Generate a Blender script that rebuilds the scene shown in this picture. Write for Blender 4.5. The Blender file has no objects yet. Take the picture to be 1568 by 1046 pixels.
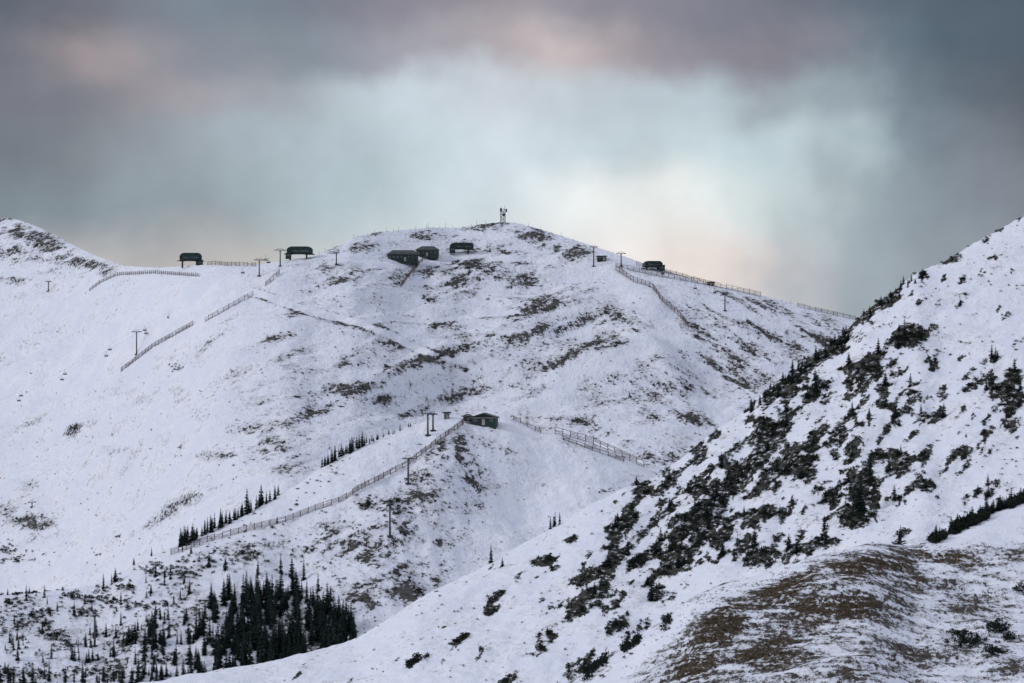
import bpy, math, random
import numpy as np
from mathutils import Vector
random.seed(7); rng=np.random.default_rng(11)
F=6000.0; CX=784.0; CY=523.0     # survey bearings/elevations from the viewpoint (tan units * F)
scene=bpy.context.scene
def lin(c):
    c=c/255.0
    return c/12.92 if c<=0.04045 else ((c+0.055)/1.055)**2.4
def srgb(r,g,b): return (lin(r),lin(g),lin(b),1.0)

# ------------------------------------------------------------------ numpy noise
_perm=rng.permutation(4096)
_ga=rng.uniform(0,2*math.pi,4096)
def perlin(x,y):
    x=np.asarray(x,float);y=np.asarray(y,float)
    xi=np.floor(x).astype(int);yi=np.floor(y).astype(int)
    xf=x-xi;yf=y-yi
    u=xf*xf*xf*(xf*(xf*6-15)+10);v=yf*yf*yf*(yf*(yf*6-15)+10)
    def g(ix,iy,dx,dy):
        h=_perm[(_perm[ix&4095]+iy)&4095];a=_ga[h]
        return np.cos(a)*dx+np.sin(a)*dy
    n00=g(xi,yi,xf,yf);n10=g(xi+1,yi,xf-1,yf);n01=g(xi,yi+1,xf,yf-1);n11=g(xi+1,yi+1,xf-1,yf-1)
    return ((n00*(1-u)+n10*u)*(1-v)+(n01*(1-u)+n11*u)*v)*1.5
def fbm(x,y,o=4,g=0.5):
    t=0;a=1;s=0
    for i in range(o):
        t=t+a*perlin(x*2**i+17.3*i,y*2**i-9.1*i);s+=a;a*=g
    return t/s*1.3
def nz(x,y,o=2): return float(fbm(np.array([x]),np.array([y]),o)[0])
def sstep(a,b,x):
    t=np.clip((x-a)/(b-a),0,1);return t*t*(3-2*t)
def blobs(PX,PY,L,mode='max'):
    r=np.zeros_like(PX)
    for b in L:
        px,py,rx,ry,an,am=b
        a=math.radians(an);dx=PX-px;dy=PY-py
        u=(dx*math.cos(a)+dy*math.sin(a))/rx;v=(-dx*math.sin(a)+dy*math.cos(a))/ry
        g=am*np.exp(-(u*u+v*v))
        r=np.maximum(r,g) if mode=='max' else r+g
    return r
def linedist(PX,PY,pts):
    d=np.full(PX.shape,1e9)
    for (x0,y0),(x1,y1) in zip(pts[:-1],pts[1:]):
        vx,vy=x1-x0,y1-y0;L=vx*vx+vy*vy
        t=np.clip(((PX-x0)*vx+(PY-y0)*vy)/L,0,1)
        d=np.minimum(d,np.hypot(PX-x0-t*vx,PY-y0-t*vy))
    return d
_gx=np.arange(-2400,4001,2.0)
def prof(pts,x,sig=5):
    xs=[p[0] for p in pts];ys=[p[1] for p in pts]
    g=np.interp(_gx,xs,ys)
    k=np.arange(-int(3*sig/2),int(3*sig/2)+1)*2.0;w=np.exp(-(k/sig)**2/2);w/=w.sum()
    n=len(w)//2
    gp=np.pad(g,n,mode='edge');g=np.convolve(gp,w,'valid')
    return np.interp(x,_gx,g)
def rotc(X,Z,deg):
    a=math.radians(deg);return X*math.cos(a)+Z*math.sin(a),-X*math.sin(a)+Z*math.cos(a)

# ------------------------------------------------------------------ node helpers
class NT:
    def __init__(s,t): s.t=t;s.n=t.nodes;s.l=t.links
    def add(s,ty,**k):
        n=s.n.new(ty)
        for a,b in k.items(): setattr(n,a,b)
        return n
    def set(s,sock,v):
        if isinstance(v,bpy.types.NodeSocket): s.l.new(v,sock)
        else: sock.default_value=v
    def math(s,op,a,b=0.0,c=None,clamp=False):
        n=s.add('ShaderNodeMath',operation=op,use_clamp=clamp)
        s.set(n.inputs[0],a);s.set(n.inputs[1],b)
        if c is not None:s.set(n.inputs[2],c)
        return n.outputs[0]
    def vmath(s,op,a,b=(0,0,0)):
        n=s.add('ShaderNodeVectorMath',operation=op)
        s.set(n.inputs[0],a);s.set(n.inputs[1],b);return n.outputs[0]
    def mr(s,v,a,b,c=0.0,d=1.0,t='SMOOTHSTEP'):
        n=s.add('ShaderNodeMapRange',interpolation_type=t)
        s.set(n.inputs[0],v);n.inputs[1].default_value=a;n.inputs[2].default_value=b
        n.inputs[3].default_value=c;n.inputs[4].default_value=d;return n.outputs[0]
    def mix(s,f,a,b,bt='MIX'):
        n=s.add('ShaderNodeMix',data_type='RGBA',blend_type=bt)
        s.set(n.inputs[0],f);s.set(n.inputs[6],a);s.set(n.inputs[7],b);return n.outputs[2]
    def noise(s,v,sc,det=3.0,ro=0.5,dist=0.0):
        n=s.add('ShaderNodeTexNoise')
        s.set(n.inputs['Vector'],v);n.inputs['Scale'].default_value=sc
        n.inputs['Detail'].default_value=det;n.inputs['Roughness'].default_value=ro
        n.inputs['Distortion'].default_value=dist;return n
    def attr(s,name):
        n=s.add('ShaderNodeAttribute',attribute_name=name);return n.outputs['Fac']
def new_mat(name):
    m=bpy.data.materials.new(name);m.use_nodes=True
    m.node_tree.nodes.clear();t=NT(m.node_tree)
    o=t.add('ShaderNodeOutputMaterial');p=t.add('ShaderNodeBsdfPrincipled')
    t.l.new(p.outputs[0],o.inputs[0]);return m,t,p

def terrain_mat(name,fine,mid,vscale=(1,1,1),rot=(0,0,0),snow=(0.80,0.815,0.87),rockA=(0.018,0.020,0.022),
                rockB=(0.085,0.082,0.080),thr=0.645,gain=0.205,sharp=0.04,greyamt=0.6,grass=None,bumpd=0.3):
    m=bpy.data.materials.new(name);m.use_nodes=True
    m.node_tree.nodes.clear();t=NT(m.node_tree)
    o=t.add('ShaderNodeOutputMaterial');p=t.add('ShaderNodeBsdfDiffuse');t.l.new(p.outputs[0],o.inputs[0])
    geo=t.add('ShaderNodeNewGeometry');pos=geo.outputs['Position']
    mp=t.add('ShaderNodeMapping',vector_type='POINT');t.l.new(pos,mp.inputs[0])
    mp.inputs['Scale'].default_value=vscale;mp.inputs['Rotation'].default_value=rot
    v=mp.outputs[0]
    nf=t.noise(v,fine,3.0,0.74,0.0).outputs[0];nm=t.noise(v,mid,3.0,0.6,0.0).outputs[0]
    cov=t.attr('cover');sm=t.attr('smooth_run')
    base=t.math('ADD',t.math('MULTIPLY',nf,0.75),t.math('MULTIPLY',nm,0.25))
    val=t.math('ADD',base,t.math('MULTIPLY',cov,gain))
    val=t.math('SUBTRACT',val,t.math('MULTIPLY',sm,0.08))
    fac=t.mr(t.math('SUBTRACT',val,thr),0.0,sharp)
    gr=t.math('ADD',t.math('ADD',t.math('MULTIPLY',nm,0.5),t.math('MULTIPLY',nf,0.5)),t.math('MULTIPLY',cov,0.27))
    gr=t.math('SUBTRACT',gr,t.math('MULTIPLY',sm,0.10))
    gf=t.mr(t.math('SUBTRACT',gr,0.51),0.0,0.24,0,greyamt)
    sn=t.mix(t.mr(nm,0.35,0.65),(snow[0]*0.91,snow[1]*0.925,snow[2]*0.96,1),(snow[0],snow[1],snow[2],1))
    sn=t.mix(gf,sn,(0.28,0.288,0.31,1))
    rk=t.mix(t.mr(nf,0.50,0.70),(*rockB,1),(*rockA,1))
    if grass:
        ga=t.attr('grass')
        gn=t.noise(v,fine*1.7,2,0.6).outputs[0]
        gc=t.mix(t.mr(gn,0.38,0.62),(*grass[0],1),(*grass[1],1))
        rk=t.mix(ga,rk,gc)
    col=t.mix(fac,sn,rk)
    t.set(p.inputs['Color'],col)
    b=t.add('ShaderNodeBump');b.inputs['Strength'].default_value=0.9;b.inputs['Distance'].default_value=bumpd
    t.set(b.inputs['Height'],nf);t.l.new(b.outputs[0],p.inputs['Normal'])
    return m
def simple_mat(name,c,c2=None,rough=0.7,sc=1.0,spec=0.3,tint=False):
    m,t,p=new_mat(name)
    tc=t.add('ShaderNodeTexCoord')
    n=t.noise(tc.outputs['Object'],sc,3,0.6).outputs[0]
    c2=c2 or tuple(x*0.6 for x in c)
    f=t.mr(n,0.35,0.65)
    if tint: f=t.math('MULTIPLY',t.math('ADD',f,t.attr('tint')),0.5)
    t.set(p.inputs['Base Color'],t.mix(f,(*c2,1),(*c,1)))
    p.inputs['Roughness'].default_value=rough;p.inputs['Specular IOR Level'].default_value=spec
    return m

# ------------------------------------------------------------------ mesh helpers
def mesh_np(name,V,Fq,mat,attrs=None,smooth=False):
    me=bpy.data.meshes.new(name)
    V=np.asarray(V,np.float32);Fq=np.asarray(Fq,np.int32);k=Fq.shape[1]
    me.vertices.add(len(V));me.vertices.foreach_set('co',V.ravel())
    me.loops.add(Fq.size);me.loops.foreach_set('vertex_index',Fq.ravel())
    me.polygons.add(len(Fq));me.polygons.foreach_set('loop_start',np.arange(0,Fq.size,k,dtype=np.int32))
    me.polygons.foreach_set('loop_total',np.full(len(Fq),k,np.int32))
    if smooth: me.polygons.foreach_set('use_smooth',np.ones(len(Fq),bool))
    me.update(calc_edges=True)
    for n,a in (attrs or {}).items():
        at=me.attributes.new(n,'FLOAT','POINT');at.data.foreach_set('value',np.asarray(a,np.float32).ravel())
    me.materials.append(mat)
    ob=bpy.data.objects.new(name,me);scene.collection.objects.link(ob);return ob
class MB:
    def __init__(s): s.v=[];s.f=[]
    def box(s,c,d,rz=0):
        n=len(s.v);cr,sr=math.cos(rz),math.sin(rz)
        for sx in(-.5,.5):
            for sy in(-.5,.5):
                for sz in(-.5,.5):
                    x,y=sx*d[0],sy*d[1]
                    s.v.append((c[0]+x*cr-y*sr,c[1]+x*sr+y*cr,c[2]+sz*d[2]))
        for f in((0,1,3,2),(4,6,7,5),(0,4,5,1),(2,3,7,6),(0,2,6,4),(1,5,7,3)): s.f.append([n+i for i in f])
    def beam(s,a,b,r,r2=None,k=6):
        a=Vector(a);b=Vector(b);r2=r if r2 is None else r2
        d=(b-a).normalized();u=d.orthogonal().normalized();w=d.cross(u);n=len(s.v)
        for i in range(k):
            an=2*math.pi*i/k;o=u*math.cos(an)+w*math.sin(an)
            s.v.append(tuple(a+o*r));s.v.append(tuple(b+o*r2))
        for i in range(k):
            j=(i+1)%k;s.f.append([n+2*i,n+2*j,n+2*j+1,n+2*i+1])
        s.f.append([n+2*i for i in range(k)][::-1]);s.f.append([n+2*i+1 for i in range(k)])
    def prism(s,pr,y0,y1):
        n=len(s.v);k=len(pr)
        for x,z in pr: s.v.append((x,y0,z))
        for x,z in pr: s.v.append((x,y1,z))
        for i in range(k):
            j=(i+1)%k;s.f.append([n+i,n+j,n+k+j,n+k+i])
        s.f.append([n+i for i in range(k)][::-1]);s.f.append([n+k+i for i in range(k)])
    def obj(s,name,mat,parent=None):
        me=bpy.data.meshes.new(name);me.from_pydata(s.v,[],s.f);me.materials.append(mat);me.update()
        o=bpy.data.objects.new(name,me);scene.collection.objects.link(o)
        if parent:o.parent=parent
        return o
def empty(name,loc,rz=0):
    e=bpy.data.objects.new(name,None);scene.collection.objects.link(e);e.location=loc;e.rotation_euler[2]=rz
    e.empty_display_size=1;return e

# ------------------------------------------------------------------ terrain layers
COLS=np.concatenate([np.linspace(-1600,-70,60),np.arange(-60,1640,2.1),np.linspace(1650,3200,60)])
class Layer:
    def __init__(s,name,crest,yd,k,rnd,rows,disp,bumps,mat,masks,bslope=0.5,bot=1220,cols=COLS,tp=1.25,rough=0.35,aniso=None,cut=None):
        s.cols=cols;nc=len(cols)
        cr=prof(crest,cols,5);Yc=prof(yd,cols,70)
        B=np.maximum(bot,cr+150)
        t=np.linspace(0,1,rows)**tp
        d=(B-cr)[:,None]*t[None,:]
        y=Yc[:,None]-k*d-rnd*(1-np.exp(-d/14.0))
        z=-(cr[:,None]+d-CY)/F*y
        x=(cols[:,None]-CX)/F*y
        fade=1-np.exp(-d/38.0)
        dz=0
        for (wl,am,sx,o) in disp: dz=dz+am*fbm(x/(wl*sx)+wl,y/wl+z/wl,o)
        if aniso:
            for (ang,L1,L2,am) in aniso:
                uu,vv=rotc(x,z,ang);dz=dz+am*fbm(uu/L1,vv/L2,3)
        PY0=cr[:,None]+d;PX0=np.broadcast_to(cols[:,None],PY0.shape)
        dz=dz*fade+blobs(PX0,PY0,bumps,'sum')*fade+rough*fbm(x/4+3,y/4+z/3,3)
        z=z+dz
        u=np.linspace(1,0,22,endpoint=False)**1.6
        b=(320*u)[None,:]*np.ones((nc,1))
        yb=Yc[:,None]+b
        zb=z[:,:1]-bslope*b*(b/(b+18.0))
        xb=(cols[:,None]-CX)/F*yb
        X=np.concatenate([xb,x],1);Y=np.concatenate([yb,y],1);Z=np.concatenate([zb,z],1)
        s.nb=u.size;nr=X.shape[1]
        s.P=np.stack([X,Y,Z],-1)
        s.py=CY-F*z/y
        s.front=s.P[:,s.nb:]
        PY=CY-F*Z/Y;PX=np.broadcast_to(cols[:,None],PY.shape)
        at=masks(PX,PY,X,Y,Z)
        for q in ('cover','grass','smooth_run'):
            if q not in at: at[q]=np.zeros_like(PX)
        idx=np.arange(nc*nr).reshape(nc,nr)
        Fq=np.stack([idx[:-1,:-1],idx[:-1,1:],idx[1:,1:],idx[1:,:-1]],-1).reshape(-1,4)
        s.ob=mesh_np(name,s.P.reshape(-1,3),Fq,mat,at,True)
    def crest_py(s,px):
        return np.interp(px,s.cols,s.py[:,0])
    def loc(s,px,py):
        fi=np.interp(px,s.cols,np.arange(len(s.cols)));i=min(int(fi),len(s.cols)-2);f=fi-i
        out=[]
        for c in(i,i+1):
            col=s.py[c];ok=col>=py
            j=int(np.argmax(ok)) if ok.any() else len(col)-1
            if j==0: out.append(s.front[c,0])
            else:
                a,b=col[j-1],col[j];g=(py-a)/(b-a) if b!=a else 0;g=min(max(g,0),1)
                out.append(s.front[c,j-1]*(1-g)+s.front[c,j]*g)
        return Vector(out[0]*(1-f)+out[1]*f)

# --- far mountain
crestA=[(-1600,470),(-900,350),(-400,270),(-150,300),(0,332),(30,337),(60,348),(90,363),(120,379),(150,393),(190,407),(240,410),(300,406),(390,406),(430,400),(480,393),(510,380),(540,363),(580,355),(640,350),(660,348),(700,349),(740,343),(765,340),(790,341),(820,349),(860,361),(900,374),(930,384),(980,401),(1040,421),(1080,434),(1170,453),(1240,471),(1310,488),(1400,508),(1568,545),(2200,620),(3200,680)]
ydA=[(-1600,2600),(0,2600),(120,2500),(200,2300),(300,2200),(450,2150),(520,2200),(640,2270),(780,2290),(900,2250),(1050,2200),(1300,2200),(1700,2250),(3200,2400)]
PA=[(20,350,55,18,20,1.15),(75,378,60,18,30,1.15),(130,400,50,12,25,1.0),(30,385,60,14,15,.8),(60,400,90,18,10,.6),(20,430,50,10,10,.5),
(725,408,48,26,15,1.3),(700,432,44,15,20,1.1),(660,457,14,7,0,1.2),(770,348,95,9,0,.8),(835,372,60,14,25,1.2),(890,384,30,9,20,.9),(790,395,90,14,10,.85),(640,362,80,12,-5,.75),(560,372,40,14,-20,.8),(510,388,30,8,-30,.8),(740,375,60,14,0,.65),(660,420,30,20,-60,.7),(800,430,40,14,0,.7),
(850,462,62,18,-18,1.25),(880,500,74,13,-18,1.15),(800,515,72,13,-20,1.15),(720,528,66,10,-20,1.1),(640,558,76,12,-20,1.15),(560,592,56,11,-12,1.15),(590,566,12,5,-30,1.2),(700,552,70,9,15,.75),
(935,525,74,18,-22,1.05),(870,548,62,11,-25,1.0),(960,590,110,22,5,.8),(1115,555,66,32,38,1.25),(1085,520,44,15,40,1.05),(1080,475,60,12,30,.85),(1190,478,110,13,14,1.0),(1180,510,90,17,25,.9),(1250,520,80,20,20,.75),(1000,600,90,30,10,.7),(1050,600,50,30,20,.8),
(900,585,120,14,-10,.85),(720,600,74,14,-10,.95),(880,645,40,11,10,1.1),(1040,640,74,15,10,.9),(1000,700,60,15,0,1.0),(930,670,54,12,20,.8),(960,490,54,12,20,.9),
(430,695,58,22,25,1.0),(395,665,54,13,10,.8),(110,657,16,9,-40,1.2),(275,775,60,9,-28,1.0),(500,598,64,10,-10,.9),(440,490,34,12,-30,.7),(520,432,54,12,-10,.9),(480,410,40,8,0,.8),(520,560,40,11,-30,.8),(45,800,50,16,20,1.0),(40,620,50,12,-20,.6),(350,700,60,10,0,.7),(600,610,74,10,-5,.95),(680,500,60,11,0,.7),(560,500,60,9,10,.7),(420,520,60,10,-30,.6),(330,520,40,8,-30,.5),(180,690,50,9,0,.45),(620,640,60,9,-20,.8),(480,630,74,14,-15,.8),(540,460,50,10,0,.6),(60,740,60,10,0,.45),(480,540,70,12,-10,.6),(600,530,50,10,20,.65),(400,590,60,10,-10,.5)]
BA=[(725,415,50,20,0,6),(850,475,80,22,-18,7),(930,540,90,25,-20,6),(640,575,110,18,-15,6),(720,590,160,18,-10,-6),(520,480,120,40,15,-4),(990,470,40,40,40,5),(1100,560,60,40,35,-7),(300,560,150,60,-30,3),(120,700,150,60,0,-4),(780,450,60,30,0,-5),(640,440,50,30,-60,-4),(1010,540,60,20,50,4)]
TRK=[(383,447),(405,452),(430,462),(475,477),(520,488),(548,494),(565,500),(600,514),(640,535),(680,549),(730,562)]
TRK2=[(548,494),(600,488),(660,492),(740,482),(800,478)]
def mA(PX,PY,X,Y,Z):
    B=blobs(PX,PY,PA)
    reg=blobs(PX,PY,[(880,540,330,130,5,.47),(620,410,160,60,0,.42),(1150,520,180,60,15,.56),(520,600,200,90,-10,.34),(200,600,300,200,0,.14),(50,370,120,40,10,.45)])
    u1,v1=rotc(X,Z,15);u2,v2=rotc(X,Z,-28);w=sstep(880,1080,PX)
    s1=fbm(u1/26,v1/6,4)*(1-w)+fbm(u2/30,v2/6,4)*w
    s2=fbm(u1/7+4,v1/2.2,3)*(1-w)+fbm(u2/8,v2/2.0,3)*w
    c=np.maximum(B,reg)*(0.80+1.3*s1+0.9*s2)+0.12*s1
    ld=linedist(PX,PY,TRK);l2=linedist(PX,PY,TRK2)
    tr=np.maximum(np.exp(-(ld/4.5)**4),.7*np.exp(-(l2/3.2)**4))
    tr=np.maximum(tr,np.exp(-(linedist(PX,PY,[(330,430),(300,470),(120,560),(0,620)])/28)**2)*.7)
    tr=np.maximum(tr,np.exp(-(linedist(PX,PY,[(930,400),(960,440),(1010,480),(1035,515),(900,560),(830,620)])/13)**2)*.9)
    tr=np.maximum(tr,np.exp(-(linedist(PX,PY,[(560,408),(630,402),(700,392),(850,400)])/4)**2)*.9)
    tr=np.maximum(tr,np.exp(-(linedist(PX,PY,[(1040,455),(1200,500)])/9)**2)*.4)
    q=fbm(X/14,Z/8,3)
    edge=np.exp(-(linedist(PX,PY,[(a,b+7) for a,b in TRK])/2.6)**2)*(.62+.6*q)+np.exp(-(linedist(PX,PY,[(a,b-7) for a,b in TRK])/2.6)**2)*(.30+.6*q)
    edge=np.maximum(edge,np.exp(-(linedist(PX,PY,[(a,b+5) for a,b in TRK2])/2.2)**2)*(.4+.5*q))
    return dict(cover=np.clip(c-tr*.7+np.clip(edge,0,1)*(ld>4.2),0,1.2),smooth_run=tr)
matA=terrain_mat('mountain_snow',0.46,0.06,vscale=(1,0.8,1.2),greyamt=0.64,bumpd=1.2)
LA=Layer('snowy_mountain',crestA,ydA,0.80,12,280,[(170,11,1.2,3),(45,3.8,1.5,3),(14,1.4,1.4,3)],BA,matA,mA,bot=1000,aniso=[(12,50,14,1.8),(15,16,5,.8)])

# --- middle ridge
crestC=[(-1600,990),(-500,940),(0,912),(60,908),(120,900),(160,890),(200,868),(230,853),(280,830),(340,803),(400,770),(450,746),(500,709),(560,678),(620,655),(660,642),(700,637),(745,637),(780,639),(830,660),(850,662),(900,676),(990,717),(1100,765),(1300,840),(2000,930),(3200,1000)]
ydC=[(-1600,1300),(0,1310),(200,1330),(450,1380),(745,1440),(1000,1430),(3200,1400)]
PC=[(600,782,40,16,25,1.3),(560,772,18,9,30,1.3),(545,830,46,36,30,1.15),(590,850,68,40,40,1.1),(620,800,30,20,60,1.2),(690,690,32,40,20,1.1),(725,720,26,36,20,1.05),(650,735,40,22,0,.85),(672,828,12,10,30,1.5),(610,900,64,26,20,1.0),(555,930,36,36,0,1.1),
(330,850,60,14,-10,.7),(200,985,60,24,0,.85),(930,748,18,5,-30,1.2),(60,950,60,30,20,.75),(140,1020,80,20,0,.85),(400,840,60,20,0,.8),(500,830,44,28,-30,.95),(820,690,60,12,20,.45),(900,700,60,10,30,.55),(640,760,34,14,0,1.0),(760,690,44,22,20,.7),(450,960,100,60,0,.9),(300,930,60,30,30,.75),(700,790,60,60,40,.55),(660,870,50,40,30,.65)]
BC=[(600,800,70,30,20,5),(800,770,70,50,20,-7),(680,720,40,60,20,5),(450,860,80,30,-15,-4),(700,880,60,60,0,-4),(250,930,80,30,0,2)]
def mC(PX,PY,X,Y,Z):
    B=blobs(PX,PY,PC)
    u1,v1=rotc(X,Z,35);w=sstep(640,740,PX);u2,v2=rotc(X,Z,-60)
    s1=fbm(u1/14,v1/6,4)*(1-w)+fbm(u2/16,v2/5,4)*w
    s2=fbm(X/4,Z/2.0,3)
    c=np.maximum(B,.17)*(0.80+1.0*s1+1.0*s2)+0.07*s1
    tr=np.exp(-(linedist(PX,PY,[(250,850),(400,785),(520,735),(600,690),(690,650)])/12)**2)
    tr=np.maximum(tr,np.exp(-(linedist(PX,PY,[(790,660),(840,700),(930,720),(850,760),(760,800)])/22)**2)*.7)
    return dict(cover=np.clip(c-tr*.5,0,1.25),smooth_run=tr)
matC=terrain_mat('ridge_snow',0.65,0.09,vscale=(1,0.8,1.1),greyamt=0.62,bumpd=0.8)
LC=Layer('snowy_ridge',crestC,ydC,0.42,10,240,[(70,3.5,1.3,3),(22,1.4,1.3,3),(7,0.5,1.2,3)],BC,matC,mC,bot=1230,aniso=[(-60,30,8,.9)])

# --- right slope
crestD=[(-1600,1300),(-300,1160),(0,1085),(220,1046),(300,1032),(400,1016),(500,992),(545,978),(600,945),(640,917),(700,888),(760,857),(800,833),(850,806),(900,774),(950,750),(1000,732),(1040,704),(1070,680),(1100,656),(1140,632),(1160,606),(1200,582),(1240,547),(1290,514),(1320,480),(1370,445),(1405,416),(1440,404),(1500,368),(1568,330),(1700,265),(2000,180),(2500,120),(3200,90)]
ydD=[(-1600,660),(200,690),(600,720),(1000,770),(1300,810),(1568,850),(2200,900),(3200,950)]
SD=[(1350,465,66,17,-42,1.25),(1290,518,56,20,-40,1.4),(1205,592,56,22,-40,1.35),(1330,565,48,24,-25,1.4),(1385,518,38,18,-20,1.45),(1250,605,56,24,-40,1.2),(1180,665,66,24,-38,1.25),(1110,740,66,28,-42,1.45),(1065,800,56,28,-45,1.6),(1035,855,46,28,-45,1.6),(1005,900,22,26,-60,1.2),(990,750,36,18,-50,1.1),(950,810,42,18,-50,1.1),(935,860,32,22,-50,1.0),
(1380,705,62,20,0,1.1),(1405,735,40,16,30,.9),(1315,745,32,44,0,1.35),(1310,790,38,26,0,1.4),(1250,835,36,14,-10,1.2),(1180,790,64,26,-20,1.05),(1160,850,64,22,-20,1.0),(1540,610,46,42,-30,1.1),(1500,580,60,26,-30,.75),(1420,640,60,20,-20,.7),(1360,620,64,30,-20,.75),(1480,700,50,22,-40,.6),(1500,760,60,14,-35,.65),(1230,700,74,30,-35,1.1),(1100,830,54,40,-40,1.0),(1450,470,60,20,-30,.42),(1500,420,60,14,-30,.42),(1450,550,60,30,-30,.48),(1270,760,64,30,-30,.9),(1440,800,40,10,-20,.8),(1150,720,170,80,-40,.82),(1290,640,150,80,-40,.70),(1240,560,44,14,-40,1.2),(1150,625,34,14,-40,1.15),(1090,670,44,14,-40,1.0),
(1040,760,74,70,-45,.85),(900,900,84,34,-40,.76),(850,960,84,26,-35,.6),(950,960,44,20,-40,.9),(890,1020,54,14,-30,1.0),(800,1040,50,12,0,.55),(1130,640,50,14,-30,1.0),(980,860,94,40,-40,.85),(1230,780,120,60,-20,.7),
(763,912,18,6,-35,1.6),(750,935,13,6,-35,1.4),(703,980,17,7,-30,1.6),(680,960,10,4,-30,1.2),(633,1014,18,7,-30,1.6),(833,862,16,6,-15,1.3),(875,826,12,4,-10,1.4),(790,832,9,4,-30,1.2),(820,885,12,4,-20,1.2),(850,870,10,4,-20,1.2),(1450,400,14,6,-20,1.1),(1530,350,8,4,-20,1.1)]
def covD(PX,PY,X,Z):
    B=blobs(PX,PY,SD)
    u,v=rotc(X,Z,38)
    n=fbm(u/4.4,v/1.7,4,0.55);n2=fbm(u/16+5,v/8,2)
    inD=sstep(700,900,PX)
    return sstep(0,0.16,B*0.74+n*0.95+n2*0.32-0.52+0.09*inD)
def mD(PX,PY,X,Y,Z):
    c=covD(PX,PY,X,Z)
    B=blobs(PX,PY,SD)
    s=fbm(X/3.,Z/1.5,3)
    return dict(cover=np.clip(c*0.95+B*(.20+.4*s)+.06+.1*s,0,1.2),grass=np.full_like(PX,0.5))
matD=terrain_mat('slope_snow',1.0,0.16,vscale=(1,0.8,1.1),rot=(0,math.radians(38),0),greyamt=0.5,grass=((0.014,0.017,0.013),(0.055,0.052,0.036)),bumpd=0.35)
LD=Layer('snowy_slope',crestD,ydD,0.34,6,330,[(40,2.2,1.2,3),(11,0.8,1.2,3),(3.5,0.28,1.2,3)],[(1400,640,60,40,-30,-1.5),(1300,700,40,60,-30,1.5)],matD,mD,bot=1260,rough=0.25,aniso=[(38,12,4,.5)])

# --- near grassy knoll
crestE=[(-1600,1900),(0,1400),(600,1190),(760,1110),(860,1052),(930,1006),(990,968),(1030,940),(1060,915),(1100,896),(1200,870),(1260,850),(1330,832),(1400,836),(1440,820),(1500,792),(1568,762),(1800,690),(2200,610),(3200,560)]
ydE=[(-1600,300),(860,330),(1100,345),(1400,360),(1568,385),(2200,420),(3200,420)]
colsE=np.concatenate([np.linspace(-600,640,40),np.arange(650,1640,1.8),np.linspace(1650,3200,60)])
GE=[(1330,868,95,26,-5,1.35),(1200,900,88,30,-25,1.35),(1110,960,68,46,-40,1.4),(1060,1020,64,46,-40,1.25),(1280,930,140,46,-10,1.15),(1180,1000,105,46,-10,1.1),(1450,855,95,16,10,1.1),(1400,1000,120,34,0,.72),(1300,1030,110,26,0,.85),(1400,890,90,22,10,.9),(1540,850,60,14,10,.85),(1100,900,50,10,-25,1.0),(1480,930,90,34,0,.68),(1540,1020,60,30,0,.6)]
def mE(PX,PY,X,Y,Z):
    B=blobs(PX,PY,GE)
    n=fbm(X/7,Y/6,4);u,v=rotc(X,Y,-20);n2=fbm(u/3.2,v/2.2+Z,4,.6)
    c=B*0.80+0.45*n+0.75*n2+0.17
    sn=np.exp(-(linedist(PX,PY,[(1640,770),(1568,790),(1490,822),(1430,836)])/9)**2)
    sn=np.maximum(sn,np.exp(-(linedist(PX,PY,[(1225,866),(1120,900),(1060,935),(1000,985),(930,1046)])/9)**2))
    cr=np.exp(-((PY-np.interp(PX,[p[0] for p in crestE],[p[1] for p in crestE]))/7.0)**2)*((PX>1430)|(PX<1060))*sstep(-.25,.35,fbm(X/3+7,Y/30,3)+.15*(PX>1400))
    return dict(cover=np.clip(c-sn*1.5+cr*.6,0,1.25),grass=sstep(0.45,1.15,B+0.3*n)*.9,smooth_run=sn)
matE=terrain_mat('knoll_snow_and_grass',2.2,0.40,vscale=(1,0.5,1.0),rot=(0,0,math.radians(-12)),thr=0.635,gain=.22,sharp=0.07,greyamt=0.62,
   rockA=(0.045,0.043,0.044),rockB=(0.135,0.126,0.124),grass=((0.026,0.020,0.014),(0.100,0.076,0.050)),bumpd=0.2)
LE=Layer('grassy_knoll',crestE,ydE,0.26,5,240,[(26,1.0,1.2,3),(7,0.4,1.4,3),(2.0,0.16,1.3,3)],[(1250,900,80,25,-10,.8),(1450,930,80,30,0,-.6)],matE,mE,bot=1300,cols=colsE,rough=0.16,bslope=0.35)

# --- valley ground reaching to the horizon
rr=np.concatenate([np.linspace(0,1700,60),np.geomspace(1750,30000,40)])
th=np.linspace(0,2*math.pi,121)
R,T=np.meshgrid(rr,th,indexing='ij')
Xg=R*np.cos(T);Yg=R*np.sin(T)
Zg=np.where(R<1640,-2-0.09*R,-149.6)-1.5*np.clip(fbm(Xg/200,Yg/200,3)+.5,0,2)*np.clip(R/400,0,1)
idx=np.arange(R.size).reshape(R.shape)
Fg=np.stack([idx[:-1,:-1],idx[1:,:-1],idx[1:,1:],idx[:-1,1:]],-1).reshape(-1,4)
mesh_np('ground',np.stack([Xg,Yg,Zg],-1).reshape(-1,3),Fg,matC,dict(cover=np.full(R.size,.15),grass=np.zeros(R.size),smooth_run=np.zeros(R.size)),True)

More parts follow.
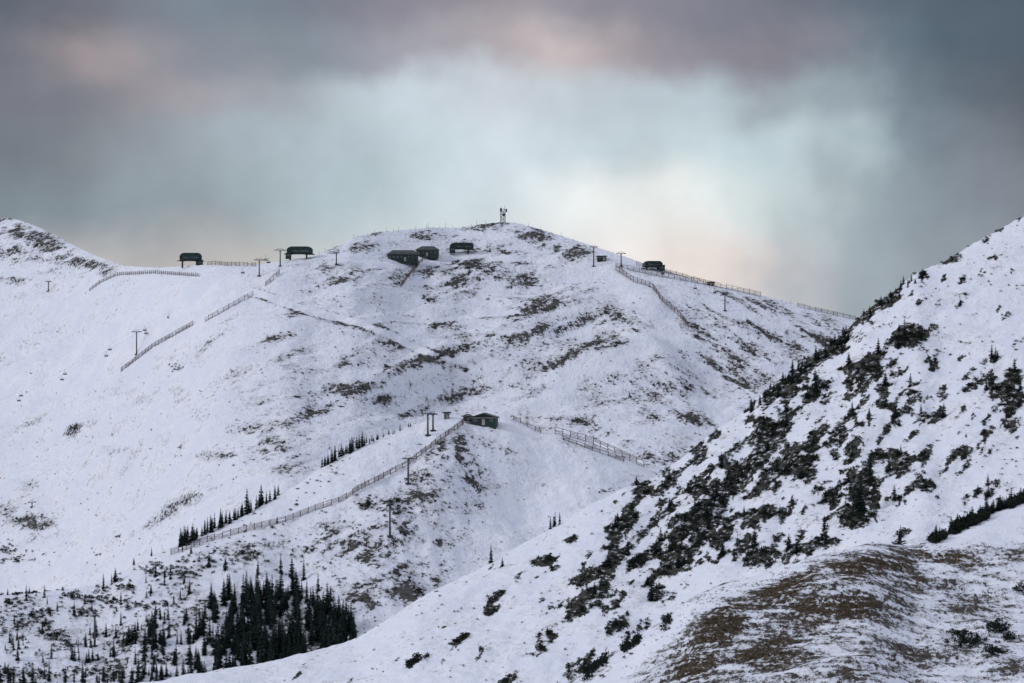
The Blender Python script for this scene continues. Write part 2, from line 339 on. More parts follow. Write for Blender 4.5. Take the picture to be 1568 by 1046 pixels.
# ------------------------------------------------------------------ vegetation templates
def conifer(seed,slim=0.16):
    r=random.Random(seed);V=[];Fc=[]
    def tri(a,b,c):
        n=len(V);V.extend([a,b,c]);Fc.append((n,n+1,n+2))
    k=5
    for i in range(k):
        a=2*math.pi*i/k;b=2*math.pi*(i+1)/k;q=.016
        tri((q*math.cos(a),q*math.sin(a),-.05),(q*math.cos(b),q*math.sin(b),-.05),(0,0,.97))
    lv=17
    for i in range(lv):
        h=0.05+0.93*i/lv+r.uniform(-.01,.01)
        R=slim*(1-h)**0.8*r.uniform(.7,1.2)+0.012
        nb=8 if h<.7 else 5
        for j in range(nb):
            if r.random()<.12: continue
            a=2*math.pi*(j+r.uniform(-.35,.35))/nb+i*1.3;L=R*r.uniform(.6,1.25)
            ca,sa=math.cos(a),math.sin(a);dr=L*r.uniform(.25,.6);w=L*.34+.006
            tip=(L*ca,L*sa,h-dr)
            tri((0,0,h+.02),(L*.55*ca-w*sa,L*.55*sa+w*ca,h-dr*.7),tip)
            tri((0,0,h+.02),tip,(L*.55*ca+w*sa,L*.55*sa-w*ca,h-dr*.7))
            tri((L*.2*ca,L*.2*sa,h+.012),(L*.8*ca+.3*w*sa,L*.8*sa,h-dr*.5-.035),(L*.7*ca-.6*w*sa,L*.7*sa+.5*w*ca,h-dr*.4))
    tri((.008,0,.93),(-.008,0,.93),(0,0,1.02));tri((0,.008,.93),(0,-.008,.93),(0,0,1.02))
    return np.array(V),np.array(Fc)
def shrub(seed,n=46):
    r=random.Random(seed);V=[];Fc=[]
    lob=[(r.uniform(-.5,.5),r.uniform(-.5,.5),r.uniform(.2,.6),r.uniform(.35,.6)) for _ in range(4)]
    for i in range(n):
        l=lob[r.randrange(4)];a=r.uniform(0,6.28);e=r.uniform(-.4,1.5);q=l[3]*r.uniform(.5,1.1)
        c=Vector((l[0]+q*math.cos(a)*math.cos(e),l[1]+q*math.sin(a)*math.cos(e),max(-.1,l[2]+q*math.sin(e))))
        m=len(V)
        for _ in range(3): V.append(tuple(c+Vector((r.uniform(-1,1),r.uniform(-1,1),r.uniform(-1,1)))*.26))
        Fc.append((m,m+1,m+2))
    for i in range(5):
        a=r.uniform(0,6.28);m=len(V);V.extend([(0.03,0,-.2),(-.03,0,-.2),(.6*math.cos(a),.6*math.sin(a),r.uniform(.5,.9))]);Fc.append((m,m+1,m+2))
    return np.array(V),np.array(Fc)
def tuft(seed):
    r=random.Random(seed);V=[];Fc=[]
    for i in range(8):
        a=r.uniform(0,6.28);b=r.uniform(0,6.28);m=len(V);o=(r.uniform(-.4,.4),r.uniform(-.4,.4))
        V.extend([(o[0]+.07*math.cos(b),o[1]+.07*math.sin(b),-.1),(o[0]-.07*math.cos(b),o[1]-.07*math.sin(b),-.1),(o[0]+.5*math.cos(a),o[1]+.5*math.sin(a),r.uniform(.4,1))]);Fc.append((m,m+1,m+2))
    return np.array(V),np.array(Fc)
def scatter(name,temps,items,mat):
    VV=[];FF=[];TT=[];off=0
    it=np.array(items);ch=rng.integers(0,len(temps),len(it))
    for k,(V,Fc) in enumerate(temps):
        q=it[ch==k]
        if not len(q): continue
        c=np.cos(q[:,5])[:,None];s=np.sin(q[:,5])[:,None]
        x=(V[None,:,0]*c-V[None,:,1]*s)*q[:,3:4]+q[:,0:1]
        y=(V[None,:,0]*s+V[None,:,1]*c)*q[:,3:4]+q[:,1:2]
        z=V[None,:,2]*q[:,4:5]+q[:,2:3]
        VV.append(np.stack([x,y,z],-1).reshape(-1,3))
        FF.append((Fc[None]+(np.arange(len(q))*len(V))[:,None,None]+off).reshape(-1,3))
        tt=np.repeat(rng.uniform(0,1,len(q)),len(V));TT.append(tt);off+=len(q)*len(V)
    return mesh_np(name,np.concatenate(VV),np.concatenate(FF),mat,dict(tint=np.concatenate(TT)))
mat_con=simple_mat('conifer_needles',(0.024,0.038,0.033),(0.006,0.012,0.012),0.8,0.4,0.1,True)
mat_shr=simple_mat('shrub_foliage',(0.028,0.038,0.027),(0.007,0.013,0.011),0.85,0.5,0.1,True)
mat_gr=simple_mat('dry_grass',(0.125,0.095,0.062),(0.036,0.028,0.020),0.9,0.5,0.1,True)
CT=[conifer(i,s) for i,s in enumerate((.15,.17,.19,.14,.21,.16))]
ST=[shrub(i) for i in range(6)]
GT=[tuft(i) for i in range(5)]

# shrubs on right slope
items=[]
N=64000
cpx=rng.uniform(560,1760,N);cpy=rng.uniform(320,1060,N)
ok=(cpy>LD.crest_py(cpx)-1)&(cpy<LE.crest_py(cpx)+14)
cpx=cpx[ok];cpy=cpy[ok]
P=np.array([LD.loc(a,b) for a,b in zip(cpx,cpy)])
cv=covD(cpx,cpy,P[:,0],P[:,2]);BD=blobs(cpx,cpy,SD)
print('covD mean',cv.mean())
pick=rng.uniform(0,1,len(cpx))<cv*0.48
for p,bd in zip(P[pick],BD[pick]):
    s=random.uniform(.28,.72)*(1+.45*min(bd,1.3))
    items.append((p[0],p[1],p[2]-.05,s,s*random.uniform(.5,1.0),random.uniform(0,6.28)))
for p in P[rng.uniform(0,1,len(P))<0.014]:
    s=random.uniform(.2,.45);items.append((p[0],p[1],p[2],s,s*.9,random.uniform(0,6.28)))
for i in range(1500):
    px=random.choice([random.uniform(1425,1600),random.uniform(850,1065)])
    p=LE.loc(px,LE.crest_py(px)+random.uniform(0,9) if px>1400 else LE.crest_py(px)+abs(random.gauss(0,7)))
    if nz(px/(26 if px<1100 else 40),3.3)<(.05 if px<1100 else -.35): continue
    s=random.uniform(.15,.55)*(1.2 if px>1400 else .85)
    items.append((p.x,p.y,p.z,s,s*random.uniform(.7,1.5),random.uniform(0,6.28)))
for (a,b,n,sx,sy) in [(1528,962,46,8,5),(1485,985,54,15,4),(1520,1000,32,10,3),(1545,978,14,7,3),(1562,905,8,5,3),(1470,972,14,8,2)]:
    for i in range(n):
        p=LE.loc(random.gauss(a,sx),random.gauss(b,sy));s=random.uniform(.2,.45);items.append((p.x,p.y,p.z,s,s,random.uniform(0,6.28)))
scatter('alpine_shrubs',ST,items,mat_shr)

# shrubs on mid ridge + mountain
items=[]
def clump(L,a,b,n,sx,sy,s0,s1):
    for i in range(n):
        p=L.loc(random.gauss(a,sx),random.gauss(b,sy));s=random.uniform(s0,s1);items.append((p.x,p.y,p.z-.1,s,s*random.uniform(.6,1),random.uniform(0,6.28)))
for (a,b,n,sx,sy) in [(20,925,26,14,4),(50,940,34,14,4),(70,955,18,8,4),(110,915,28,16,4),(150,915,36,12,5),(180,925,34,15,4),(245,873,46,14,6),(290,880,40,16,5),(235,930,26,16,4),(80,975,32,14,4),(100,990,22,6,5),(25,1030,46,20,5),(75,1035,36,20,4),(150,1030,34,30,5),(330,860,22,20,4),(240,1010,34,20,5),(30,895,20,16,3),(60,880,8,16,6),(642,908,10,4,3),(0,960,24,12,9),(370,850,20,20,6),(560,775,18,8,4),(590,770,24,14,3),(617,785,16,8,4),(600,800,14,6,12),(280,960,34,20,8),(130,940,26,12,5),(190,900,24,14,4)]:
    clump(LC,a,b,n,sx,sy,.5,1.5)
k=0
while k<520:
    a=random.uniform(-40,560);b=random.uniform(float(LC.crest_py(a))+5,1045)
    if nz(a/45,b/22)<.02: continue
    clump(LC,a,b,1,1,1,.4,1.1);k+=1
for i in range(110):
    a=random.uniform(480,960);b=random.uniform(float(LC.crest_py(a))+10,900);clump(LC,a,b,1,1,1,.3,.7)
for (a,b,n,sx,sy) in [(272,562,12,5,3),(110,657,6,6,2),(338,700,2,2,2),(275,684,2,2,2),(10,842,28,10,5),(40,855,22,14,4),(18,860,20,12,3),(658,457,8,8,3),(560,605,5,10,4),(590,562,4,5,2),(880,648,6,14,3),(66,792,6,4,2),(150,850,3,3,2),(180,825,2,2,2),(755,458,3,6,3),(75,375,10,14,5),(725,405,8,20,8)]:
    clump(LA,a,b,n,sx,sy,.6,1.7)
for i in range(420):
    a=random.uniform(-20,1150);clump(LA,a,random.uniform(560,880) if a<500 else random.uniform(430,730),1,1,1,.4,1.0)
scatter('mountain_shrubs',ST,items,mat_shr)

# conifer forest (mass)
items=[]
def tree(L,px,py,hpx,st=items):
    p=L.loc(px,py);h=hpx*p.y/F;st.append((p.x,p.y,p.z-.3,h*random.uniform(.9,1.25),h,random.uniform(0,6.28)))
n=0
while n<350:
    a=random.uniform(290,545);b=random.uniform(880,1040)
    if b<np.interp(a,[285,340,400,450,500,545],[965,905,912,905,935,970]): continue
    if a<345 and random.random()<.5: continue
    if nz(a/30+3,b/40)<-.32: continue
    tree(LC,a,b,random.triangular(18,60,34)*(1.0 if a>330 else .8));n+=1
n=0
while n<80:
    a=random.gauss(250,50);b=random.uniform(945,1045)
    if nz(a/28,b/22)<0: continue
    tree(LC,a,b,random.triangular(12,42,20));n+=1
for i in range(46):
    a=random.uniform(275,345);tree(LC,a,float(np.interp(a,[275,345],[834,800]))+random.uniform(0,6),random.triangular(12,38,20))
for i in range(30):
    a=random.uniform(487,565);tree(LC,a,float(LC.crest_py(a))+random.uniform(0,4),random.uniform(12,27))
for i in range(28):
    a=random.uniform(345,430);tree(LC,a,float(LC.crest_py(a))+random.uniform(0,6),random.triangular(10,32,16))
for i in range(16):
    a=random.uniform(565,635);tree(LC,a,float(LC.crest_py(a))+random.uniform(0,3),random.uniform(6,13))
n=0
while n<80:
    a=random.uniform(0,300);b=random.uniform(float(LC.crest_py(a))+8,1045)
    if nz(a/38,b/20)<.05: continue
    tree(LC,a,b,random.triangular(8,30,13));n+=1
for i in range(60):
    a=random.uniform(0,340);tree(LC,a,random.uniform(1035,1075),random.triangular(14,40,24))
for (a,b,h) in [(430,878,32),(447,884,34),(465,888,36),(320,868,26),(345,872,22),(395,880,26),(205,858,14),(232,848,16),(12,850,14),(45,865,12),(843,803,22),(850,805,26),(857,803,22),(848,800,20),(68,915,22),(130,925,16),(506,920,26),(530,940,28),(487,905,30)]:
    tree(LC if a<800 else LD,a,b,h)
scatter('conifer_forest',CT,items,mat_con)
items2=[]
sel=P[rng.uniform(0,1,len(P))<cv*0.016]
for p in sel:
    h=random.uniform(1.2,3.0);items2.append((p[0],p[1],p[2]-.1,h*1.6,h,random.uniform(0,6.28)))
for i in range(120):
    px=random.uniform(1430,1610);p=LE.loc(px,LE.crest_py(px)+random.uniform(0,5));h=random.triangular(.4,1.8,.7);items2.append((p.x,p.y,p.z-.05,h*1.9,h,random.uniform(0,6.28)))
for i in range(80):
    px=random.uniform(1150,1420);p=LD.loc(px,LD.crest_py(px)+random.uniform(0,18));h=random.uniform(.9,2.2);items2.append((p.x,p.y,p.z-.05,h*1.8,h,random.uniform(0,6.28)))
scatter('dwarf_conifers',CT,items2,mat_con)
TM=[]
for i in range(3):
    V,Fc=CT[i];me_o=mesh_np('spruce_tree',V,Fc,mat_con,dict(tint=np.full(len(V),.3)));TM.append(me_o.data);bpy.data.objects.remove(me_o)
for i,(L,a,b,h) in enumerate([(LC,378,786,40),(LC,400,772,32),(LC,424,800,10),(LD,752,861,30),(LD,998,920,42),(LD,1385,520,34),(LD,1411,522,16),(LD,1345,540,26),(LD,1318,785,62),(LD,1250,600,34),(LD,1262,812,26),(LC,212,1046,40),(LC,110,1010,28),(LC,150,1010,14),(LD,1105,715,26)]):
    p=L.loc(a,b);hh=h*p.y/F
    o=bpy.data.objects.new('spruce_tree',TM[i%3]);scene.collection.objects.link(o);o.location=(p.x,p.y,p.z-.2);o.scale=(hh*1.25,hh*1.25,hh);o.rotation_euler[2]=i*1.1
items=[];cnt=0
gx=rng.uniform(860,1640,60000);gy=rng.uniform(830,1060,60000)
Bv=blobs(gx,gy,GE);cre=LE.crest_py(gx)
k=(gy>cre+1)&(rng.uniform(0,1,len(gx))<Bv*0.55)
for a,b in zip(gx[k],gy[k]):
    p=LE.loc(a,b);u,v=rotc(p.x,p.y,-20)
    if fbm(np.array(u/3.2),np.array(v/2.2+p.z),4,.6)<-.02: continue
    s=random.uniform(.08,.22);items.append((p.x,p.y,p.z,s*1.3,s,random.uniform(0,6.28)))
scatter('dry_grass',GT,items,mat_gr)

# ------------------------------------------------------------------ man-made materials
m_wood=simple_mat('weathered_fence_wood',(0.12,0.085,0.075),(0.06,0.042,0.038),0.85,0.8)
m_green=simple_mat('dark_green_cladding',(0.018,0.042,0.037),(0.010,0.024,0.022),0.6,0.6)
m_roof=simple_mat('dark_roof_metal',(0.035,0.045,0.045),(0.02,0.025,0.025),0.45,0.5)
m_steel=simple_mat('galvanised_steel',(0.16,0.165,0.17),(0.09,0.095,0.10),0.5,1.0)
m_dark=simple_mat('dark_steel',(0.05,0.052,0.056),(0.025,0.026,0.028),0.5,1.0)
m_glass=simple_mat('window_glass',(0.10,0.12,0.13),(0.03,0.035,0.04),0.15,0.7,0.5)
m_trim=simple_mat('pale_trim',(0.35,0.33,0.30),(0.22,0.21,0.2),0.7,1.0)

def fence(L,pts,h=2.3,sp=2.6,r=.10):
    pos=[]
    for (x0,y0),(x1,y1) in zip(pts[:-1],pts[1:]):
        n=max(2,int(math.hypot(x1-x0,y1-y0)/3))
        for i in range(n): pos.append(L.loc(x0+(x1-x0)*i/n,y0+(y1-y0)*i/n))
    pos.append(L.loc(*pts[-1]))
    out=[pos[0]];acc=0
    for a,b in zip(pos[:-1],pos[1:]):
        acc+=(b-a).length
        if acc>=sp: out.append(b);acc=0
    par=empty('snow_fence',tuple(out[0]));o=Vector(out[0])
    mb=MB();mr=MB()
    for p in out:
        q=p-o;hh=h*random.uniform(.92,1.18);ln=Vector((random.uniform(-.2,.2),random.uniform(-.2,.2),0))
        mb.beam(q+Vector((0,0,-.6)),q+ln+Vector((0,0,hh)),.14,.12,5)
    for a,b in zip(out[:-1],out[1:]):
        if (b-a).length>14: continue
        a=a-o;b=b-o
        for z in np.linspace(.35,h-.15,5):
            j=random.uniform(-.1,.1)
            if random.random()<.1: continue
            mr.beam(a+Vector((0,-.12,z+j)),b+Vector((0,-.12,z-j)),r,None,4)
    mb.obj('posts',m_wood,par);mr.obj('slats',m_wood,par)
fence(LA,[(137,446),(155,433),(180,422),(235,419),(305,424)],2.0,2.6,.07)
fence(LA,[(185,570),(235,532),(298,497)],2.6)
fence(LA,[(314,493),(345,476),(390,451)],2.6)
fence(LA,[(407,438),(428,420)],2.6)
fence(LA,[(318,404),(345,407),(392,408)],2.2)
fence(LA,[(614,440),(625,425),(642,405),(657,394)],2.4)
fence(LA,[(943,414),(970,432),(998,440),(1012,460),(1040,484),(1056,505)],3.0,2.6,.12)
fence(LA,[(943,410),(1000,422),(1080,436),(1168,455)],2.8,2.6,.12)
fence(LA,[(975,406),(1030,420),(1080,433)],2.0)
fence(LA,[(1222,470),(1270,481),(1310,490)],2.2)
fence(LC,[(262,850),(320,829),(380,813),(440,799),(480,783),(525,768),(548,752),(585,734),(625,713),(655,690),(685,668),(710,650)],2.1)
fence(LC,[(786,643),(805,652),(828,664)],1.7,2.6,.08)
fence(LC,[(850,664),(900,677),(950,698),(992,719)],2.5,2.6,.12)
fence(LC,[(862,674),(910,691),(955,707)],1.6)

def lift_tower(L,px,pb,pt,armpx=22,rz=0.5):
    p=L.loc(px,pb);m=p.y/F;h=(pb-pt)*m;w=armpx*m
    e=empty('lift_tower',tuple(p),rz)
    b=MB();b.beam((0,0,-1),(0,0,h),.36,.24,10);b.box((0,0,.1),(1.6,1.6,.7));b.obj('mast',m_dark,e)
    b=MB();b.box((0,0,h+.1),(w,.35,.28));b.box((0,0,h+.9),(w*.6,.12,.12))
    for s in(-1,1):
        b.beam((s*w*.3,0,h+.2),(s*w*.3,0,h+.9),.07)
        b.beam((0,0,h-1.2),(s*w*.25,0,h),.09)
    b.obj('crossarm',m_dark,e)
    b=MB()
    for s in(-1,1):
        b.box((s*w*.5,0,h-.2),(.18,3.0,.2))
        for q in(-1.3,-.65,0,.65,1.3): b.beam((s*w*.5-.12,q,h-.02),(s*w*.5+.12,q,h-.02),.22,None,8)
    b.obj('sheave_trains',m_steel,e)
    b=MB()
    for s in(-.2,.2): b.beam((s,-.5,0),(s,-.5,h),.03,None,4)
    for i in range(int(h/.6)): b.beam((-.2,-.5,.3+i*.6),(.2,-.5,.3+i*.6),.025,None,4)
    b.obj('ladder',m_steel,e)
    c,s=math.cos(rz),math.sin(rz)
    return [Vector((p.x+k*w*.5*c,p.y+k*w*.5*s,p.z+h+.1)) for k in(-1,1)]
def chair(q):
    e=empty('lift_chair',tuple(q),.6);b=MB()
    b.beam((0,0,0),(0,.1,-1.9),.07);b.beam((-1.1,0,-1.9),(1.1,0,-1.9),.07)
    for s in(-1.1,1.1): b.beam((s,0,-1.9),(s,.15,-3.0),.06);b.beam((s,.15,-3.0),(s,-.6,-2.9),.05)
    b.obj('hanger_frame',m_dark,e)
    b=MB();b.box((0,-.25,-3.0),(2.2,.55,.14));b.box((0,.1,-2.65),(2.2,.12,.6));b.obj('seat',m_dark,e)
def cable(A,B,chairs=0,sag=.02,r=.022):
    for k in range(2):
        a,b=A[k],B[k];L=(b-a).length;par=empty('lift_cable',tuple(a));mb=MB();pts=[]
        for i in range(13):
            t=i/12;q=a.lerp(b,t)-a;q.z-=4*sag*L*t*(1-t)*.5;pts.append(q)
        for u,v in zip(pts[:-1],pts[1:]): mb.beam(u,v,r,None,4)
        mb.obj('steel_rope',m_steel,par)
        for i in range(chairs):
            t=(i+.5+.25*k)/chairs
            if t>1: continue
            q=a.lerp(b,t);q.z-=4*sag*L*t*(1-t)*.5
            chair(q)
T={}
for n,(L,a,pb,pt,w,rz) in dict(a=(LA,397,423,398,14,.6),b=(LA,429,408,383,15,.6),c=(LA,209,543,508,13,.6),d=(LA,74,446,431,7,.6),e=(LA,515,405,387,7,.4),
    f=(LA,909,408,378,10,.3),g=(LA,951,408,388,12,.3),h=(LA,1110,476,448,10,.3),i=(LC,655,667,633,15,.6),j=(LC,625,741,702,13,.5),k=(LC,597,822,770,8,.5),l=(LC,145,990,943,9,.5),m=(LA,49,777,769,10,.5),o=(LC,663,660,634,8,.5)).items():
    T[n]=lift_tower(L,a,pb,pt,w,rz)
cable(T['b'],T['a'],1);cable(T['a'],T['c'],5,.03);cable(T['f'],T['g'],0);cable(T['i'],T['j'],0);cable(T['g'],T['h'],2,.02)
pz=LA.loc(-60,670);z0=[pz+Vector((-2,0,11)),pz+Vector((3,2,11))];cable(T['c'],z0,4,.03)

def terminal(L,px,pb,wpx,hpx,rz=0.0,booth=1):
    p=L.loc(px,pb);m=p.y/F;w=wpx*m;h=hpx*m
    e=empty('lift_terminal',tuple(p),rz)
    zb=h*.42;hw=w*.42
    pr=[(-hw,zb),(-hw*1.02,zb+(h-zb)*.55)]+[(-hw+(hw*.4)*(1-math.cos(a)),zb+(h-zb)*(.55+.45*math.sin(a))) for a in np.linspace(.3,1.57,5)]
    pr+=[(-x,z) for x,z in pr[::-1]]
    b=MB();b.prism(pr,-2.2,2.6);b.obj('housing',m_green,e)
    b=MB();b.prism([(x*.97,z+.12) for x,z in pr[3:-3]]+[(pr[-4][0]*.97,pr[-4][1]-.12),(pr[3][0]*.97,pr[3][1]-.12)],-2.1,2.5);b.obj('roof_shell',m_roof,e)
    b=MB()
    b.box((-w*.02,0,zb-.3),(w*1.0,2.2,.45))
    for x in(-hw*.75,hw*.55):
        b.beam((x,0,-1.5),(x,0,zb-.3),.55,.45,8);b.box((x,0,zb-.55),(2.2,2.0,.4))
    b.obj('support_columns',m_dark,e)
    b=MB()
    b.beam((hw*.98,0,zb-.55),(hw*.98,0,zb-.8),1.9,None,14);b.obj('bullwheel',m_steel,e)
    b=MB();b.box((0,-2.32,zb+(h-zb)*.35),(hw*1.5,.12,(h-zb)*.22));b.obj('window_band',m_glass,e)
    b=MB();bx=booth*w*.36;b.box((bx,-3,1.2),(3,2.6,3.2));b.obj('operator_booth',m_green,e)
    b=MB();b.box((bx,-3,2.95),(3.5,3.1,.24));b.obj('booth_roof',m_roof,e)
    b=MB();b.box((bx,-4.33,1.6),(2.2,.1,1));b.obj('booth_window',m_glass,e)
terminal(LA,292,405,40,19,.1,1);terminal(LA,459,393,46,18,-.05,-1);terminal(LA,707,387,42,15,.1,-1);terminal(LA,1000,414,32,14,.25,1)

def building(name,L,px,pb,wpx,hpx,rz,roof='gable',nwin=5,depth=7,mat=None,win=m_glass):
    p=L.loc(px,pb);m=p.y/F;w=wpx*m;h=hpx*m;wh=h*.66
    e=empty(name,tuple(p),rz)
    b=MB();b.box((0,0,wh/2-.7),(w,depth,wh+1.4));b.obj('walls',mat or m_green,e)
    b=MB();o=.6
    if roof=='gable':
        b.v=[(-w/2-o,-depth/2-o,wh),(w/2+o,-depth/2-o,wh),(w/2+o,depth/2+o,wh),(-w/2-o,depth/2+o,wh),(-w/2+depth*.3,0,h),(w/2-depth*.3,0,h)]
        b.v+= [(x,y,z-.25) for x,y,z in b.v[:4]]
        b.f=[[0,1,5,4],[1,2,5],[2,3,4,5],[3,0,4],[6,9,8,7],[0,6,7,1],[1,7,8,2],[2,8,9,3],[3,9,6,0]]
    elif roof=='front':
        b.prism([(-w/2-o,wh-.35),(-w/2-o,wh-.05),(0,h),(w/2+o,wh-.05),(w/2+o,wh-.35),(0,h-.45)],-depth/2-o,depth/2+o)
    else: b.box((0,0,wh+.3),(w+1.2,depth+1.2,.5))
    b.obj('roof',m_roof,e)
    if roof=='front':
        b=MB();b.prism([(-w/2,wh-.02),(0,h-.46),(w/2,wh-.02)],-depth/2+.01,depth/2-.01);b.obj('gable_wall',mat or m_green,e)
    b=MB();bd=MB()
    for i in range(nwin):
        x=-w/2+w*(i+.5)/nwin
        if i==nwin//2: bd.box((x,-depth/2-.04,1.1),(1.1,.12,2.2))
        else: b.box((x,-depth/2-.04,wh*.58),(w/nwin*.55,.12,wh*.34))
    if b.v: b.obj('windows',win,e)
    bd.obj('door',m_trim,e)
    b=MB();b.box((0,-depth/2-.35,wh-.30),(w+1.1,.12,.22));b.obj('fascia',m_trim,e)
    return e,w,h
e,w,h=building('mountain_lodge',LA,617,400,46,17,.06,'gable',8,9)
building('lodge_annex',LA,655,393,32,16,-.1,'gable',5,8)
e,w,h=building('ski_patrol_hut',LC,742,651,38,19,-.12,'front',3,7)
b=MB();b.box((-w*.72,-1,.9),(w*.4,3,.2));[b.beam((-w*.72+x,-2.3,-.5),(-w*.72+x,-2.3,2.0),.07) for x in(-w*.2,0,w*.2)];b.box((-w*.72,-2.3,2.0),(w*.42,.1,.12));b.obj('deck',m_wood,e)
building('equipment_shed',LA,921,399,13,9,.1,'flat',2,4)
building('equipment_shed',LA,1088,437,9,6,.1,'flat',1,4,m_wood)
building('equipment_shed',LC,684,641,7,12,.2,'flat',1,1.6)
building('equipment_shed',LC,716,644,12,10,.2,'gable',1,2.6)

p=LA.loc(770,342);m=p.y/F;H=22*m;e=empty('radio_tower',tuple(p),.4);b=MB();r=1.5
for i in range(4):
    a=math.pi/4+i*math.pi/2;a2=a+math.pi/2
    q=lambda A,z,rr=r:Vector((rr*math.cos(A),rr*math.sin(A),z))
    b.beam(q(a,-.5),q(a,H),.16)
    for j in range(4):
        z0_=H*j/4;z1=H*(j+1)/4;b.beam(q(a,z0_),q(a2,z1),.09,None,4);b.beam(q(a,z1),q(a2,z1),.10,None,4)
b.obj('lattice',m_steel,e)
b=MB();b.box((-1.6,-.9,H-.6),(1.0,.5,2.0));b.box((1.9,-.9,H-.9),(.7,.4,1.8));b.beam((0,-1.2,H*.6),(0,-1.7,H*.6),.8,.8,12);b.beam((1.2,0,H),(1.2,0,H+2),.08);b.beam((-1.0,0,H),(-1.0,0,H+1.3),.08)
b.obj('antennas',m_dark,e)
par=empty('marker_poles',(0,0,0));b=MB()
for px in list(range(540,745,12))+[484,497,193,811,826,860,880,1200,1215,1235]:
    p=LA.loc(px+random.uniform(-5,5),float(LA.crest_py(px))+random.uniform(0,3));hh=random.uniform(1.4,3.4);b.beam(p+Vector((0,0,-.5)),p+Vector((random.uniform(-.2,.2),0,hh)),.11,.08,5)
b.obj('poles',m_trim,par)

# ------------------------------------------------------------------ sky
w=bpy.data.worlds.new('World');scene.world=w;w.use_nodes=True;w.node_tree.nodes.clear();t=NT(w.node_tree)
out=t.add('ShaderNodeOutputWorld')
tc=t.add('ShaderNodeTexCoord');d=t.vmath('NORMALIZE',tc.outputs['Generated'])
sp=t.add('ShaderNodeSeparateXYZ');t.l.new(d,sp.inputs[0])
az=t.math('ARCTAN2',sp.outputs[0],sp.outputs[1]);el=t.math('ARCSINE',sp.outputs[2])
cmb=t.add('ShaderNodeCombineXYZ');t.set(cmb.inputs[0],az);t.set(cmb.inputs[1],el)
mp=t.add('ShaderNodeMapping');t.l.new(cmb.outputs[0],mp.inputs[0]);mp.inputs['Rotation'].default_value=(0,0,.35);mp.inputs['Scale'].default_value=(1.25,.55,1)
nw=t.noise(cmb.outputs[0],30,4,.52,0)
sw=t.add('ShaderNodeSeparateColor');t.l.new(nw.outputs['Color'],sw.inputs[0])
azw=t.math('ADD',az,t.math('MULTIPLY',t.math('SUBTRACT',sw.outputs[0],.5),.04))
elw=t.math('ADD',el,t.math('MULTIPLY',t.math('SUBTRACT',sw.outputs[1],.5),.024))
XS=[0,140,290,430,588,784,850,980,1090,1176,1270,1372,1568]
rows=[(412,[(170,171,172),(188,184,183),(193,188,187),(191,191,190),(198,205,208),(213,220,223),(224,225,226),(236,229,226),(231,221,216),(199,199,203),(168,177,184),(152,163,172),(140,148,158)]),
(310,[(126,138,147),(136,148,157),(150,163,171),(166,181,189),(190,206,213),(213,224,230),(228,235,237),(238,242,241),(222,230,231),(201,213,216),(177,191,196),(145,158,168),(128,136,147)]),
(220,[(117,124,134),(131,139,148),(149,158,167),(166,179,188),(191,206,214),(210,222,230),(204,217,225),(200,215,222),(196,212,218),(188,205,211),(184,200,207),(134,149,160),(109,114,125)]),
(145,[(118,120,131),(130,132,142),(158,153,161),(163,170,179),(196,208,217),(203,211,220),(194,204,213),(188,200,209),(183,198,206),(162,173,182),(152,166,175),(113,128,140),(92,101,114)]),
(75,[(110,114,126),(160,150,155),(142,144,154),(134,144,156),(154,156,167),(182,173,178),(198,187,189),(160,152,160),(142,139,150),(136,134,146),(124,129,142),(98,112,126),(82,95,110)]),
(0,[(94,101,114),(114,117,129),(124,134,147),(120,129,142),(132,132,145),(156,150,160),(150,146,157),(136,134,146),(126,127,140),(117,120,134),(101,111,125),(90,102,117),(78,90,105)])]
lo=(XS[0]-CX)/F;hi=(XS[-1]-CX)/F
fac=t.mr(azw,lo,hi,0,1,'LINEAR')
cur=None;prev=None
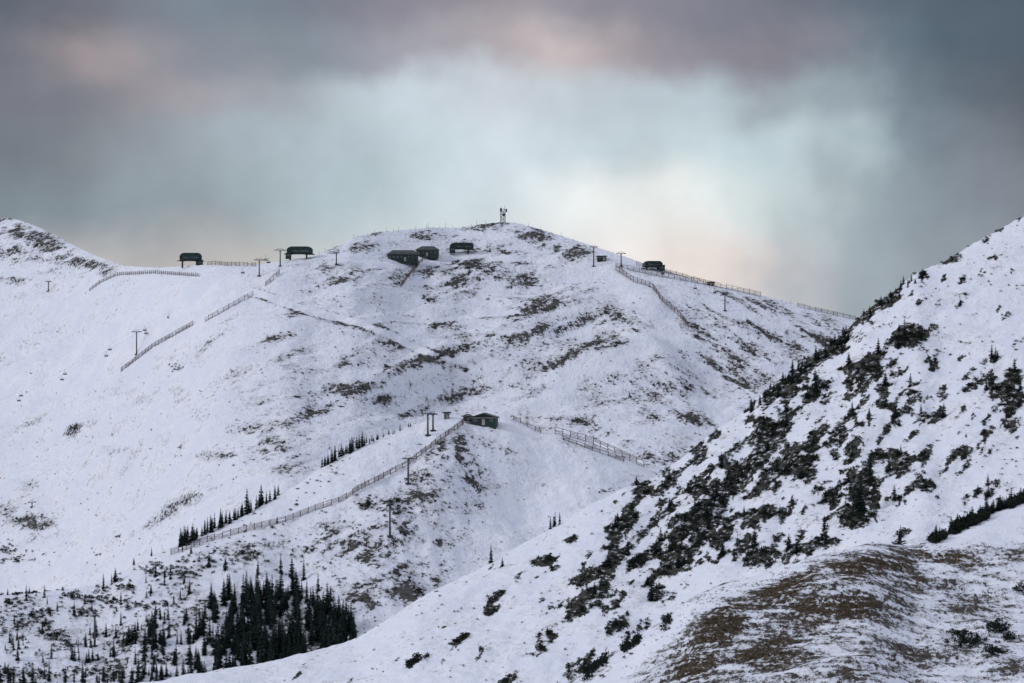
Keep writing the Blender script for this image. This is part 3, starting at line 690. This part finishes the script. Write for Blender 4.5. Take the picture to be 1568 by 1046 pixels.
for py,cs in rows:
    r=t.add('ShaderNodeValToRGB');els=r.color_ramp.elements
    while len(els)<len(cs): els.new(.5)
    for i,(x,c) in enumerate(zip(XS,cs)):
        els[i].position=(x-XS[0])/(XS[-1]-XS[0]);els[i].color=srgb(*c)
    r.color_ramp.interpolation='CARDINAL'
    t.l.new(fac,r.inputs[0]);v=(CY-py)/F
    if cur is None: cur=r.outputs[0]
    else: cur=t.mix(t.mr(elw,prev,v,0,1,'SMOOTHSTEP'),cur,r.outputs[0])
    prev=v
nv=t.noise(mp.outputs[0],38,2,.45).outputs[0]
nb=t.noise(cmb.outputs[0],34,4,.55).outputs[0]
mod=t.math('ADD',t.math('MULTIPLY',t.math('SUBTRACT',nv,.5),.22),t.math('MULTIPLY',t.math('SUBTRACT',nb,.5),.42))
mod=t.math('ADD',mod,1.02)
cur=t.vmath('SCALE',cur);t.set(cur.node.inputs['Scale'],mod)
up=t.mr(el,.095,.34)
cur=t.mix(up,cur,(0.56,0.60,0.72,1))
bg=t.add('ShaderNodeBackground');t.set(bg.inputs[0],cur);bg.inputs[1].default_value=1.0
sk=t.add('ShaderNodeTexSky',sky_type='NISHITA',sun_disc=False)
SE,SA=math.radians(28),math.radians(252)
sk.sun_elevation=SE;sk.sun_rotation=SA
bg2=t.add('ShaderNodeBackground');t.l.new(sk.outputs[0],bg2.inputs[0]);bg2.inputs[1].default_value=.07
ms=t.add('ShaderNodeMixShader');ms.inputs[0].default_value=.96
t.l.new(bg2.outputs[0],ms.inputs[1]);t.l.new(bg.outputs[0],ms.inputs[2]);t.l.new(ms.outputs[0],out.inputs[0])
sd=bpy.data.lights.new('sun','SUN');sd.energy=1.2;sd.angle=math.radians(12);sd.color=(1,.975,.96)
so=bpy.data.objects.new('sun',sd);scene.collection.objects.link(so)
dirv=Vector((math.sin(SA)*math.cos(SE),math.cos(SA)*math.cos(SE),math.sin(SE)))
so.rotation_euler=dirv.to_track_quat('Z','Y').to_euler()

cam=bpy.data.cameras.new('camera');co=bpy.data.objects.new('camera',cam);scene.collection.objects.link(co)
cam.sensor_width=36;cam.lens=36*F/1568;cam.clip_start=1;cam.clip_end=60000
co.location=(0,0,0);co.rotation_euler=(math.radians(90),0,0)
scene.camera=co
scene.view_settings.view_transform='Standard';scene.view_settings.look='None';scene.view_settings.exposure=0
